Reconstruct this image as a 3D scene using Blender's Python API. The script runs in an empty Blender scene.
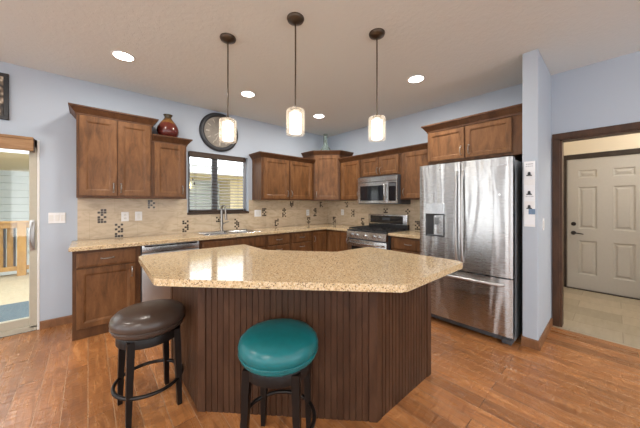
import bpy, bmesh, math, random
from mathutils import Vector, Matrix
random.seed(7)
PI = math.pi
S = bpy.context.scene
C = S.collection

# ------------------------------------------------------------------ camera
cd = bpy.data.cameras.new('camera'); cam = bpy.data.objects.new('camera', cd); C.objects.link(cam)
cd.sensor_width = 36.0; cd.lens = 261.233/640*36; cd.clip_start = 0.02
cd.shift_y = -(214-203.69)/640
cam.location = (-3.808, -4.036, 1.33)
cam.rotation_euler = (PI/2, 0, math.radians(48.43-90))
S.camera = cam

# ------------------------------------------------------------------ sky, sun, exposure
w = bpy.data.worlds.new('sky'); S.world = w; w.use_nodes = True
bg = w.node_tree.nodes['Background']
bg.inputs[0].default_value = (0.92, 0.965, 1.0, 1); bg.inputs[1].default_value = 3.6
sd = bpy.data.lights.new('sun', 'SUN'); sun = bpy.data.objects.new('sun', sd); C.objects.link(sun)
sd.energy = 0.8; sd.angle = 0.02; sd.color = (1, .93, .8)
sun.rotation_euler = Vector((0.35, 0.22, -1)).to_track_quat('-Z', 'Y').to_euler()
sun.location = (-6, 3, 8)
S.view_settings.view_transform = 'Standard'; S.view_settings.look = 'None'
S.view_settings.gamma = 1; S.view_settings.use_curve_mapping = False
S.view_settings.exposure = 0.45
S.cycles.max_bounces = 10; S.cycles.diffuse_bounces = 6; S.cycles.sample_clamp_indirect = 6
CAN_W = 10.0; PENDANT = 2.6; HALL_W = 34.0

# ------------------------------------------------------------------ materials
class NT:
    def __init__(s, name):
        s.m = bpy.data.materials.new(name); s.m.use_nodes = True
        s.t = s.m.node_tree; s.b = s.t.nodes['Principled BSDF']
    def n(s, kind, **kw):
        x = s.t.nodes.new('ShaderNode'+kind)
        for k, v in kw.items():
            if k.startswith('i_'):
                x.inputs[k[2:].replace('_', ' ')].default_value = v
            else: setattr(x, k, v)
        return x
    def l(s, a, b): s.t.links.new(a, b)
    def coord(s, scale=(1,1,1), out='Object', rot=(0,0,0)):
        c = s.n('TexCoord'); m = s.n('Mapping'); m.inputs['Scale'].default_value = scale
        m.inputs['Rotation'].default_value = rot
        s.l(c.outputs[out], m.inputs[0]); return m.outputs[0]
    def noise(s, vec, scale, detail=4, rough=.55, dist=0):
        x = s.n('TexNoise'); x.inputs['Scale'].default_value = scale; x.inputs['Detail'].default_value = detail
        x.inputs['Roughness'].default_value = rough; x.inputs['Distortion'].default_value = dist
        if vec: s.l(vec, x.inputs['Vector'])
        return x.outputs['Fac']
    def ramp(s, fac, stops):
        r = s.n('ValToRGB'); e = r.color_ramp.elements
        while len(e) < len(stops): e.new(.5)
        for q, (p, c) in zip(e, stops): q.position = p; q.color = (*c, 1)
        s.l(fac, r.inputs[0]); return r.outputs[0]
    def mix(s, a, b, fac, mode='MIX'):
        x = s.n('Mix', data_type='RGBA', blend_type=mode)
        for sock, v in ((x.inputs[6], a), (x.inputs[7], b)):
            if isinstance(v, tuple): sock.default_value = (*v, 1)
            else: s.l(v, sock)
        if isinstance(fac, (int, float)): x.inputs[0].default_value = fac
        else: s.l(fac, x.inputs[0])
        return x.outputs[2]
    def math(s, op, a, b=0.0):
        x = s.n('Math', operation=op)
        for k, v in ((0, a), (1, b)):
            if isinstance(v, (int, float)): x.inputs[k].default_value = v
            else: s.l(v, x.inputs[k])
        return x.outputs[0]
    def bump(s, h, strength=.2, dist=.002):
        x = s.n('Bump'); x.inputs['Strength'].default_value = strength; x.inputs['Distance'].default_value = dist
        s.l(h, x.inputs['Height']); s.l(x.outputs[0], s.b.inputs['Normal'])
    def set(s, color=None, rough=None, metal=None, spec=None, coat=None, em=None, es=None):
        i = s.b.inputs
        if color is not None:
            if isinstance(color, tuple): i['Base Color'].default_value = (*color, 1)
            else: s.l(color, i['Base Color'])
        if rough is not None:
            if isinstance(rough, (int, float)): i['Roughness'].default_value = rough
            else: s.l(rough, i['Roughness'])
        if metal is not None: i['Metallic'].default_value = metal
        if spec is not None: i['Specular IOR Level'].default_value = spec
        if coat is not None: i['Coat Weight'].default_value = coat; i['Coat Roughness'].default_value = .12
        if em is not None: i['Emission Color'].default_value = (*em, 1); i['Emission Strength'].default_value = es
        return s
M = {}
def plain(name, color, rough=.5, metal=0, var=.06, scale=30, **kw):
    t = NT(name); f = t.noise(t.coord(), scale, 3)
    a = tuple(c*(1-var) for c in color); b = tuple(min(1, c*(1+var)) for c in color)
    t.set(t.ramp(f, [(.3, a), (.7, b)]), rough, metal, **kw); M[name] = t.m; return t

def paint(name, color, bump=.08, scale=90):
    t = NT(name); v = t.coord()
    f = t.noise(v, scale, 3)
    t.set(tuple(color), .65, spec=.25); t.bump(f, bump, .003); M[name] = t.m
paint('wall_paint', (.455, .508, .578))
paint('beige_paint', (.66, .585, .475))
t = NT('ceiling_texture'); v = t.coord()
f = t.ramp(t.noise(v, 26, 4, .6), [(.47, (0,0,0)), (.55, (1,1,1))])
t.set((.735, .77, .76), .85, spec=.1); t.bump(f, .25, .003); M['ceiling'] = t.m

def wood(name, dark, mid, light, rough=.42, stretch=(5, 5, 1.2), scale=3.0, coat=.0):
    t = NT(name); oi = t.n('ObjectInfo')
    c = t.n('TexCoord'); mp = t.n('Mapping'); mp.inputs['Scale'].default_value = stretch
    off = t.n('VectorMath', operation='SCALE'); comb = t.n('CombineXYZ')
    for k in range(3): t.l(oi.outputs['Random'], comb.inputs[k])
    t.l(comb.outputs[0], off.inputs[0]); off.inputs['Scale'].default_value = 17
    add = t.n('VectorMath', operation='ADD'); t.l(c.outputs['Object'], add.inputs[0]); t.l(off.outputs[0], add.inputs[1])
    t.l(add.outputs[0], mp.inputs[0]); vec = mp.outputs[0]
    a = t.noise(vec, scale, 5, .6, .6)
    b = t.noise(vec, scale*9, 3, .6)
    col = t.ramp(a, [(.28, dark), (.5, mid), (.75, light)])
    col = t.mix(col, t.ramp(b, [(.3, (.72,.72,.72)), (.7, (1,1,1))]), .55, 'MULTIPLY')
    t.set(col, rough, coat=coat, spec=.32); t.bump(b, .06, .001); M[name] = t.m; return t
wood('cabinet_wood', (.095, .040, .014), (.176, .077, .028), (.258, .120, .047))
wood('shaded_frame_wood', (.070, .029, .011), (.125, .053, .020), (.18, .080, .031))  # door wood darkened: shade of the door gaps painted into the carcass
wood('crown_wood', (.070, .029, .012), (.105, .045, .019), (.14, .063, .027))
wood('island_wood', (.045, .019, .009), (.070, .031, .016), (.105, .050, .027), rough=.40)
wood('trim_wood', (.045, .020, .010), (.072, .032, .015), (.105, .048, .023))
wood('dark_trim', (.022, .015, .012), (.035, .024, .018), (.05, .034, .026))
wood('base_wood', (.16, .07, .03), (.24, .11, .05), (.30, .15, .07))
wood('oak_wood', (.24, .125, .052), (.35, .195, .088), (.45, .27, .135), stretch=(1.0, 5, 9))
wood('blind_wood', (.040, .024, .015), (.060, .037, .024), (.085, .055, .037), stretch=(1, 6, 6))
wood('cedar', (.28, .145, .036), (.40, .21, .06), (.50, .29, .10), stretch=(3, 3, 1))

def wood_floor():
    t = NT('plank_floor')
    v = t.coord(rot=(0, 0, PI/2))
    br = t.n('TexBrick', offset=.37, offset_frequency=2, squash=1.0)
    t.l(v, br.inputs['Vector'])
    br.inputs['Color1'].default_value = (0, 0, 0, 1); br.inputs['Color2'].default_value = (1, 1, 1, 1)
    br.inputs['Mortar'].default_value = (.5, .5, .5, 1)
    br.inputs['Scale'].default_value = 1; br.inputs['Mortar Size'].default_value = .0022
    br.inputs['Mortar Smooth'].default_value = .25; br.inputs['Bias'].default_value = 0
    br.inputs['Brick Width'].default_value = 1.15; br.inputs['Row Height'].default_value = .127
    plank = br.outputs['Color']; mort = br.outputs['Fac']
    sh = t.n('VectorMath', operation='ADD'); t.l(v, sh.inputs[0])
    sc = t.n('VectorMath', operation='SCALE'); t.l(plank, sc.inputs[0]); sc.inputs['Scale'].default_value = 9
    t.l(sc.outputs[0], sh.inputs[1])
    mp = t.n('Mapping'); mp.inputs['Scale'].default_value = (1.4, 11, 1); t.l(sh.outputs[0], mp.inputs[0])
    g = t.noise(mp.outputs[0], 2.2, 6, .62, .8)
    blot = t.noise(sh.outputs[0], 3.2, 3, .6)
    col = t.ramp(g, [(.25, (.23, .090, .029)), (.5, (.43, .182, .062)), (.78, (.58, .285, .118))])
    col = t.mix(col, t.ramp(plank, [(0, (.70, .66, .62)), (1, (1.12, 1.08, 1.04))]), 1.0, 'MULTIPLY')
    col = t.mix(col, t.ramp(blot, [(.35, (.70, .64, .60)), (.6, (1, 1, 1))]), .7, 'MULTIPLY')
    sx = t.n('SeparateXYZ'); t.l(v, sx.inputs[0])
    fr_ = t.math('ABSOLUTE', t.math('SUBTRACT', t.math('FRACT', t.math('DIVIDE', sx.outputs[1], .127)), .5))
    seam = t.math('GREATER_THAN', fr_, .5-.0026/.127)
    ends = t.math('MULTIPLY', t.math('GREATER_THAN', mort, .3), t.math('SUBTRACT', 1.0, seam))
    col = t.mix(col, (.52, .33, .20), t.math('MULTIPLY', seam, .6))  # bevel glints painted as a lighter tint along the long seams
    col = t.mix(col, (.05, .022, .012), t.math('MULTIPLY', ends, .8))
    # hand-scraped ripples across the boards
    mp2 = t.n('Mapping'); mp2.inputs['Scale'].default_value = (16, 3.0, 1); t.l(sh.outputs[0], mp2.inputs[0])
    rip = t.noise(mp2.outputs[0], 1.3, 2, .5, .9)
    h = t.math('SUBTRACT', t.math('ADD', t.math('MULTIPLY', rip, 1.0), t.math('MULTIPLY', g, .25)), t.math('MULTIPLY', mort, .8))
    t.bump(h, .8, .008)
    t.set(col, t.ramp(g, [(.3, (.33,)*3), (.7, (.24,)*3)]), spec=.7); M['floor'] = t.m
wood_floor()

def tile_floor():
    t = NT('tile_floor'); v = t.coord(rot=(0, 0, PI/2))
    br = t.n('TexBrick', offset=.4); t.l(v, br.inputs['Vector'])
    br.inputs['Color1'].default_value = (.33, .28, .205, 1); br.inputs['Color2'].default_value = (.43, .365, .275, 1)
    br.inputs['Mortar'].default_value = (.25, .21, .155, 1)
    br.inputs['Scale'].default_value = 1; br.inputs['Mortar Size'].default_value = .003
    br.inputs['Brick Width'].default_value = .62; br.inputs['Row Height'].default_value = .31
    n = t.noise(t.coord((2, 12, 1), rot=(0,0,PI/2)), 2, 5)
    t.set(t.mix(br.outputs['Color'], t.ramp(n, [(.3, (.8,.78,.74)), (.7, (1,1,1))]), .7, 'MULTIPLY'), .4); M['tile_floor'] = t.m
tile_floor()

def granite():
    t = NT('granite'); v = t.coord()
    n1 = t.noise(v, 75, 4, .65); n2 = t.noise(v, 170, 3, .6)
    vo = t.n('TexVoronoi'); vo.inputs['Scale'].default_value = 190; t.l(v, vo.inputs['Vector'])
    sep = t.n('SeparateColor'); t.l(vo.outputs['Color'], sep.inputs[0])
    col = t.ramp(n1, [(.28, (.42, .275, .13)), (.46, (.62, .46, .265)), (.62, (.70, .545, .345)), (.8, (.78, .66, .48))])
    col = t.mix(col, (.78, .68, .50), t.ramp(sep.outputs[0], [(.80, (0,0,0)), (.86, (.8,)*3)]))
    col = t.mix(col, (.13, .075, .04), t.ramp(sep.outputs[1], [(.86, (0,0,0)), (.90, (.85,)*3)]))
    col = t.mix(col, (.38, .21, .09), t.ramp(n2, [(.58, (0,0,0)), (.70, (.7,)*3)]))
    t.set(col, .09, spec=.6); M['granite'] = t.m
granite()

def splash():
    t = NT('backsplash_tile')
    c = t.n('TexCoord'); sx = t.n('SeparateXYZ'); t.l(c.outputs['Object'], sx.inputs[0])
    cx = t.n('CombineXYZ'); t.l(t.math('SUBTRACT', sx.outputs[0], sx.outputs[1]), cx.inputs[0]); t.l(sx.outputs[2], cx.inputs[1])
    ad = t.n('VectorMath', operation='ADD'); t.l(cx.outputs[0], ad.inputs[0]); ad.inputs[1].default_value = (4.02, -.914, 0)
    br = t.n('TexBrick', offset=.5); t.l(ad.outputs[0], br.inputs['Vector'])
    br.inputs['Color1'].default_value = (.93, .93, .93, 1); br.inputs['Color2'].default_value = (1, 1, 1, 1)
    br.inputs['Mortar'].default_value = (.80, .78, .74, 1); br.inputs['Scale'].default_value = 1
    br.inputs['Mortar Size'].default_value = .002; br.inputs['Brick Width'].default_value = .46; br.inputs['Row Height'].default_value = .31
    mp = t.n('Mapping'); mp.inputs['Scale'].default_value = (2.2, 6.5, 1); mp.inputs['Rotation'].default_value = (0, 0, .25); t.l(ad.outputs[0], mp.inputs[0])
    n = t.noise(mp.outputs[0], 2.2, 6, .6, 1.4)
    col = t.ramp(n, [(.30, (.46, .35, .235)), (.5, (.60, .48, .335)), (.7, (.66, .545, .40))])
    t.set(t.mix(col, br.outputs['Color'], 1.0, 'MULTIPLY'), .35); M['splash'] = t.m
splash()

def steel(name, col=.62, rough=.27, wob=0.0):
    t = NT(name); v = t.coord((1, 1, 60) if not wob else (60, 60, 1))
    f = t.noise(t.coord((3, 3, 300)), 3, 2)
    r = t.math('ADD', t.math('MULTIPLY', f, .08), rough-.04)
    t.set((col, col, col*1.0), r, 1.0)
    tg = t.n('Tangent', direction_type='RADIAL', axis='Z'); t.l(tg.outputs[0], t.b.inputs['Tangent']); t.b.inputs['Anisotropic'].default_value = .85 if wob else .5; t.b.inputs['Anisotropic Rotation'].default_value = 0.25
    if wob:
        h = t.noise(t.coord((6.5, 6.5, .8)), 1.1, 1.5, .4, .4)
        t.bump(h, wob, .02)
    M[name] = t.m
steel('steel', .60, .25); steel('satin_steel', .55, .42); steel('fridge_steel', .50, .27, .9); steel('sink_steel', .58, .22)
plain('nickel', (.30, .28, .26), .28, 1.0); plain('chrome', (.75, .75, .75), .1, 1.0)
plain('bronze', (.11, .085, .065), .38, .9); plain('dark_bronze', (.035, .03, .028), .35, .8)
plain('black_plastic', (.018, .018, .02), .35); plain('black_glass', (.012, .013, .016), .06, spec=.6)
plain('dark_grey', (.075, .08, .09), .45); plain('mid_grey', (.20, .205, .21), .35, .3)
plain('window_grey', (.30, .31, .33), .4); plain('case_grey', (.17, .18, .19), .4); plain('iron', (.022, .022, .024), .5)
plain('white_plastic', (.80, .80, .80), .35, var=.02); plain('white_paper', (.82, .84, .87), .6, var=.02)
plain('ink', (.03, .035, .045), .6); plain('grey_ink', (.42, .44, .48), .6); plain('blue_card', (.16, .25, .38), .5)
plain('black_leg', (.010, .007, .006), .36, spec=.25)
plain('door_taupe', (.41, .39, .365), .42, var=.02)
plain('vinyl', (.45, .415, .325), .45, var=.03); plain('white_trim', (.74, .73, .70), .5, var=.02)
plain('dark_tile', (.045, .03, .022), .2, var=.4, scale=45); plain('tan_tile', (.32, .23, .15), .3, var=.3, scale=45)
plain('mat_blue', (.055, .085, .10), .95, var=.35, scale=120)
plain('deck_board', (.36, .30, .20), .7, var=.1); plain('gravel', (.42, .39, .33), .9, var=.3, scale=8)
plain('soffit', (.60, .48, .26), .6); plain('roof_shingle', (.20, .17, .14), .9, var=.3)
plain('house_trim', (.55, .44, .24), .6); plain('clock_rim', (.035, .037, .042), .4, .3)
plain('brass_mark', (.44, .40, .33), .5)
t = plain('leather_brown', (.060, .040, .031), .30, var=.12, scale=14); t.bump(t.noise(t.coord(), 260, 2), .12, .001)
t = plain('leather_teal', (.004, .135, .150), .30, var=.12, scale=14); t.bump(t.noise(t.coord(), 260, 2), .12, .001)
t = NT('siding'); c = t.coord(); t.set(t.ramp(t.noise(c, 4, 3), [(.3, (.46,.50,.485)), (.7, (.51,.545,.53))]), .6); M['siding'] = t.m
t = NT('clock_face'); c = t.coord(); n = t.noise(c, 7, 4, .6, .5)
t.set(t.ramp(n, [(.3, (.15, .13, .105)), (.55, (.23, .20, .165)), (.8, (.36, .325, .28))]), .5, .1); M['clock_face'] = t.m
t = NT('vase_glaze'); c = t.n('TexCoord'); s3 = t.n('SeparateXYZ'); t.l(c.outputs['Object'], s3.inputs[0])
n = t.noise(t.coord(), 16, 4, .6, .8); z = t.math('ADD', s3.outputs[2], t.math('MULTIPLY', t.math('SUBTRACT', n, .5), .16))
t.set(t.ramp(t.math('MULTIPLY', z, 2.6), [(.2, (.085, .015, .012)), (.50, (.15, .030, .018)), (.60, (.27, .13, .03)), (.68, (.12, .06, .02)), (.78, (.05, .035, .014))]), .12, spec=.6); M['vase_glaze'] = t.m
t = NT('relief'); v = t.n('TexVoronoi', feature='SMOOTH_F1'); v.inputs['Scale'].default_value = 26; t.l(t.coord(), v.inputs['Vector'])
t.set(t.ramp(v.outputs['Distance'], [(.15, (.55, .47, .37)), (.38, (.20, .145, .10)), (.55, (.04, .032, .028))]), .6); t.bump(v.outputs['Distance'], .6, .01); M['relief'] = t.m

def glass(name, tint, gloss=.06):
    m = bpy.data.materials.new(name); m.use_nodes = True; t = m.node_tree; t.nodes.clear()
    o = t.nodes.new('ShaderNodeOutputMaterial'); mx = t.nodes.new('ShaderNodeMixShader')
    tr = t.nodes.new('ShaderNodeBsdfTransparent'); gl = t.nodes.new('ShaderNodeBsdfGlossy')
    tr.inputs[0].default_value = (*tint, 1); gl.inputs['Roughness'].default_value = .03
    fr = t.nodes.new('ShaderNodeLayerWeight'); fr.inputs[0].default_value = .25
    ad = t.nodes.new('ShaderNodeMath'); ad.operation = 'MULTIPLY_ADD'; ad.inputs[1].default_value = .5; ad.inputs[2].default_value = gloss
    t.links.new(fr.outputs['Fresnel'], ad.inputs[0]); t.links.new(ad.outputs[0], mx.inputs[0])
    t.links.new(tr.outputs[0], mx.inputs[1]); t.links.new(gl.outputs[0], mx.inputs[2]); t.links.new(mx.outputs[0], o.inputs[0])
    M[name] = m
glass('pane', (.97, .98, .97), .03)
def frosted(name, tint, body, amount):
    m = bpy.data.materials.new(name); m.use_nodes = True; t = m.node_tree; t.nodes.clear()
    o = t.nodes.new('ShaderNodeOutputMaterial'); mx = t.nodes.new('ShaderNodeMixShader'); m2 = t.nodes.new('ShaderNodeMixShader')
    tr = t.nodes.new('ShaderNodeBsdfTransparent'); tl = t.nodes.new('ShaderNodeBsdfTranslucent'); df = t.nodes.new('ShaderNodeBsdfDiffuse')
    tr.inputs[0].default_value = (*tint, 1); tl.inputs[0].default_value = (*body, 1); df.inputs[0].default_value = (*body, 1)
    t.links.new(tl.outputs[0], m2.inputs[1]); t.links.new(df.outputs[0], m2.inputs[2]); m2.inputs[0].default_value = .5
    mx.inputs[0].default_value = amount
    t.links.new(tr.outputs[0], mx.inputs[1]); t.links.new(m2.outputs[0], mx.inputs[2]); t.links.new(mx.outputs[0], o.inputs[0]); M[name] = m
frosted('shade_glass', (.97, .96, .94), (.92, .87, .79), .20); frosted('vase_glass', (.94, .97, .955), (.60, .68, .64), .25)
def emit(name, col, st):
    t = NT(name); t.set((.9, .9, .9), .4, em=col, es=st); M[name] = t.m
emit('pendant_glow', (1, .90, .76), PENDANT); emit('can_glow', (1, .95, .86), 14); emit('porch_glow', (1, .7, .25), 3)

# ------------------------------------------------------------------ mesh helpers
I4 = Matrix.Identity(4)
def box(bm, x0, x1, y0, y1, z0, z1, bev=0.0, mat=I4, seg=1):
    x0, x1 = sorted((x0, x1)); y0, y1 = sorted((y0, y1)); z0, z1 = sorted((z0, z1))
    r = bmesh.ops.create_cube(bm, size=1)
    vs = r['verts']
    for v in vs:
        v.co = Vector(((x0+x1)/2+v.co.x*(x1-x0), (y0+y1)/2+v.co.y*(y1-y0), (z0+z1)/2+v.co.z*(z1-z0)))
    if bev > 0:
        es = list({e for v in vs for e in v.link_edges})
        n0 = set(bm.verts)
        rr = bmesh.ops.bevel(bm, geom=es, offset=bev, segments=seg, profile=.6, affect='EDGES')
        vs = list({v for f in rr['faces'] for v in f.verts} | {v for v in vs if v.is_valid})
    if mat is not I4:
        for v in vs: v.co = mat @ v.co
    return vs
def prism(bm, pts, z0, z1, bev=0.0, seg=2):
    lo = [bm.verts.new((p[0], p[1], z0)) for p in pts]; hi = [bm.verts.new((p[0], p[1], z1)) for p in pts]
    fs = [bm.faces.new(lo[::-1]), bm.faces.new(hi)]
    n = len(pts)
    for i in range(n): fs.append(bm.faces.new((lo[i], lo[(i+1) % n], hi[(i+1) % n], hi[i])))
    if bev:
        es = [e for e in fs[1].edges] + [e for e in fs[0].edges]
        bmesh.ops.bevel(bm, geom=es, offset=bev, segments=seg, profile=.5, affect='EDGES')
def lathe(bm, prof, n=32, c=(0, 0, 0), axis='z'):
    rings = []
    for r, z in prof:
        if r < 1e-6: rings.append([bm.verts.new((0, 0, z))])
        else: rings.append([bm.verts.new((r*math.cos(2*PI*k/n), r*math.sin(2*PI*k/n), z)) for k in range(n)])
    for a, b in zip(rings, rings[1:]):
        for k in range(n):
            q = [a[k % len(a)], a[(k+1) % len(a)], b[(k+1) % len(b)], b[k % len(b)]]
            u = []
            for v in q:
                if v not in u: u.append(v)
            if len(u) > 2: bm.faces.new(u)
    R = Matrix.Identity(4)
    if axis == 'y': R = Matrix.Rotation(PI/2, 4, 'X')      # +z becomes -y
    if axis == 'x': R = Matrix.Rotation(-PI/2, 4, 'Y')     # +z becomes -x
    for ring in rings:
        for v in ring: v.co = R @ v.co + Vector(c)
def tube(bm, pts, r, n=8, closed=False, cap=True):
    pts = [Vector(p) for p in pts]; N = len(pts); rings = []
    ref = None
    for i, p in enumerate(pts):
        a = pts[(i-1) % N] if (i > 0 or closed) else p; b = pts[(i+1) % N] if (i < N-1 or closed) else p
        d = (b-a).normalized()
        if ref is None:
            ref = d.orthogonal().normalized()
        ref = (ref - d*ref.dot(d)).normalized(); s = d.cross(ref)
        rr = r[i] if isinstance(r, (list, tuple)) else r
        rings.append([bm.verts.new(p + (ref*math.cos(2*PI*k/n)+s*math.sin(2*PI*k/n))*rr) for k in range(n)])
    m = N if closed else N-1
    for i in range(m):
        A, B = rings[i], rings[(i+1) % N]
        for k in range(n): bm.faces.new((A[k], A[(k+1) % n], B[(k+1) % n], B[k]))
    if cap and not closed:
        bm.faces.new(rings[0][::-1]); bm.faces.new(rings[-1])
def sweep(bm, path, prof):
    """sweep a closed (out, up) profile along a plan polyline with mitred corners; out is to the right of travel"""
    P = [Vector((p[0], p[1])) for p in path]; rings = []
    for i, p in enumerate(P):
        ds = []
        if i > 0: ds.append((p-P[i-1]).normalized())
        if i < len(P)-1: ds.append((P[i+1]-p).normalized())
        ns = [Vector((d.y, -d.x)) for d in ds]
        nn = ns[0] if len(ns) == 1 else (ns[0]+ns[1]) / (1+ns[0].dot(ns[1]))
        rings.append([bm.verts.new((p.x+nn.x*o, p.y+nn.y*o, path[i][2]+u)) for o, u in prof])
    k = len(prof)
    for a, b in zip(rings, rings[1:]):
        for j in range(k): bm.faces.new((a[j], a[(j+1) % k], b[(j+1) % k], b[j]))
    bm.faces.new(rings[0]); bm.faces.new(rings[-1][::-1])
def panel(bm, x0, x1, z0, z1, y, prof, mat=I4):
    """rectangular rings (inset, out) facing -y from plane y"""
    rings = []
    for ins, out in prof:
        rings.append([bm.verts.new(mat @ Vector(c)) for c in ((x0+ins, y-out, z0+ins), (x1-ins, y-out, z0+ins), (x1-ins, y-out, z1-ins), (x0+ins, y-out, z1-ins))])
    for a, b in zip(rings, rings[1:]):
        for k in range(4): bm.faces.new((a[k], a[(k+1) % 4], b[(k+1) % 4], b[k]))
    bm.faces.new(rings[0][::-1]); bm.faces.new(rings[-1])
def link(name, bm, mat, parent=None, smooth=None, mods=None):
    bmesh.ops.recalc_face_normals(bm, faces=bm.faces)
    me = bpy.data.meshes.new(name); bm.to_mesh(me); bm.free()
    o = bpy.data.objects.new(name, me); C.objects.link(o)
    for m in (mat if isinstance(mat, (list, tuple)) else [mat]): me.materials.append(M[m])
    if parent: o.parent = parent
    if smooth:
        for p in me.polygons: p.use_smooth = True
        if smooth < 3:
            me.update()
            bm2 = bmesh.new(); bm2.from_mesh(me)
            for e in bm2.edges:
                if len(e.link_faces) == 2 and e.calc_face_angle(0) > smooth: e.smooth = False
            bm2.to_mesh(me); bm2.free()
    return o
B = bmesh.new
def tag(o, label, cat, group=None):
    o['label'] = label; o['category'] = cat
    if group: o['group'] = group
    return o
def thing(name, label, cat, loc=(0, 0, 0), rz=0, group=None):
    o = bpy.data.objects.new(name, None); C.objects.link(o); o.empty_display_size = .1
    o.location = loc; o.rotation_euler = (0, 0, rz); return tag(o, label, cat, group)
def struct(name, bm, mat, parent=None, smooth=None):
    o = link(name, bm, mat, parent, smooth)
    if not parent: o['kind'] = 'structure'
    return o
def copy_tree(o, parent=None):
    c = o.copy(); C.objects.link(c)
    if parent: c.parent = parent
    for ch in list(o.children): copy_tree(ch, c)
    return c

# ------------------------------------------------------------------ room shell
H = 2.741; T = .115
XW, YW = -7.8, -8.2            # far ends of the open-plan room behind the camera
WX0, WX1, WZ0, WZ1 = -2.745, -1.825, 1.20, 2.085      # kitchen window opening
PX0, PX1, PZ1 = -6.05, -4.205, 2.0                     # patio door opening
DY0, DY1, DZ1 = -4.57, -3.644, 2.02                    # doorway opening
bm = B(); box(bm, XW, -.045, YW, 0, -.06, 0); box(bm, -.045, 0, YW, -4.70, -.06, 0)
o = struct('floor', bm, 'floor')
bm = B(); box(bm, XW-.1, T+2.2, YW-.1, T, H, H+.1); struct('ceiling', bm, 'ceiling')
bm = B()
box(bm, XW, PX0, 0, T, -.06, H); box(bm, PX0, PX1, 0, T, PZ1, H); box(bm, PX1, WX0, 0, T, -.06, H)
box(bm, WX0, WX1, 0, T, -.06, WZ0); box(bm, WX0, WX1, 0, T, WZ1, H); box(bm, WX1, T, 0, T, -.06, H)
struct('wall_left', bm, 'wall_paint')
bm = B()
box(bm, 0, T, DY1, 0, -.06, H); box(bm, 0, T, DY0, DY1, DZ1, H); box(bm, 0, T, YW, DY0, -.06, H)
struct('wall_right', bm, 'wall_paint')
YS, YT, XS = -3.575, -3.459, -.748
bm = B(); box(bm, XS, 0, YS, YT, 0, H, .004); struct('wall_partition', bm, 'wall_paint')
# the rest of the open-plan room, behind the camera, with its windows
bm = B()
ws = [(-.95, -.35), (-1.75, -1.15), (-3.2, -2.5), (-4.1, -3.4), (-6.0, -5.2), (-7.1, -6.3)]
edges = [0.0]
for a, b in ws: edges += [b, a]
edges.append(YW)
for k in range(0, len(edges), 2): box(bm, XW-T, XW, edges[k+1], edges[k], -.06, H)
for a, b in ws: box(bm, XW-T, XW, a, b, -.06, .30); box(bm, XW-T, XW, a, b, 2.40, H)
struct('wall_rear', bm, 'wall_paint')
bm = B()
ws2 = [(-7.0, -5.9), (-5.6, -4.5), (-3.4, -2.3), (-2.0, -.9)]
xs = [XW-T]
for a, b in ws2: xs += [a, b]
xs.append(T)
for k in range(0, len(xs), 2): box(bm, xs[k], xs[k+1], YW-T, YW, -.06, H)
for a, b in ws2: box(bm, a, b, YW-T, YW, -.06, .3); box(bm, a, b, YW-T, YW, 2.40, H)
struct('wall_back', bm, 'wall_paint')

# hall behind the doorway
HX = 1.9
bm = B(); box(bm, -.045, HX+.1, -6.4, -3.40, -.06, 0.002); struct('floor_hall', bm, 'tile_floor')
bm = B(); DX0, DX1 = -4.365, -3.53
box(bm, HX, HX+T, -3.40, DX1, 0, H); box(bm, HX, HX+T, DX0, DX1, 2.03, H); box(bm, HX, HX+T, -6.4, DX0, 0, H); struct('wall_hall', bm, 'beige_paint')
bm = B(); box(bm, T, HX, -3.455, -3.40, 0, H); struct('wall_hall_left', bm, 'beige_paint')
bm = B(); box(bm, T, HX+T, -6.5, -6.4, 0, H); struct('wall_hall_right', bm, 'beige_paint')
bm = B(); box(bm, T, T+.012, -3.455, DY1+.001, 0, H); box(bm, T, T+.012, DY0, DY1, DZ1, H); box(bm, T, T+.012, -6.4, DY0, 0, H); struct('wall_hall_near', bm, 'beige_paint')

# doorway casing
bm = B(); cw = .061
for yy in ((DY1, DY1+cw), (DY0-cw, DY0)): box(bm, -.018, 0, yy[0], yy[1], 0, DZ1+cw, .004)
box(bm, -.019, 0, DY0-cw, DY1+cw, DZ1, DZ1+cw+.005, .004)
for yy in ((DY1-.018, DY1), (DY0, DY0+.018)): box(bm, -.004, T+.016, yy[0], yy[1], 0, DZ1)
box(bm, -.004, T+.016, DY0, DY1, DZ1-.014, DZ1)
struct('trim_1', bm, 'trim_wood')
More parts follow.
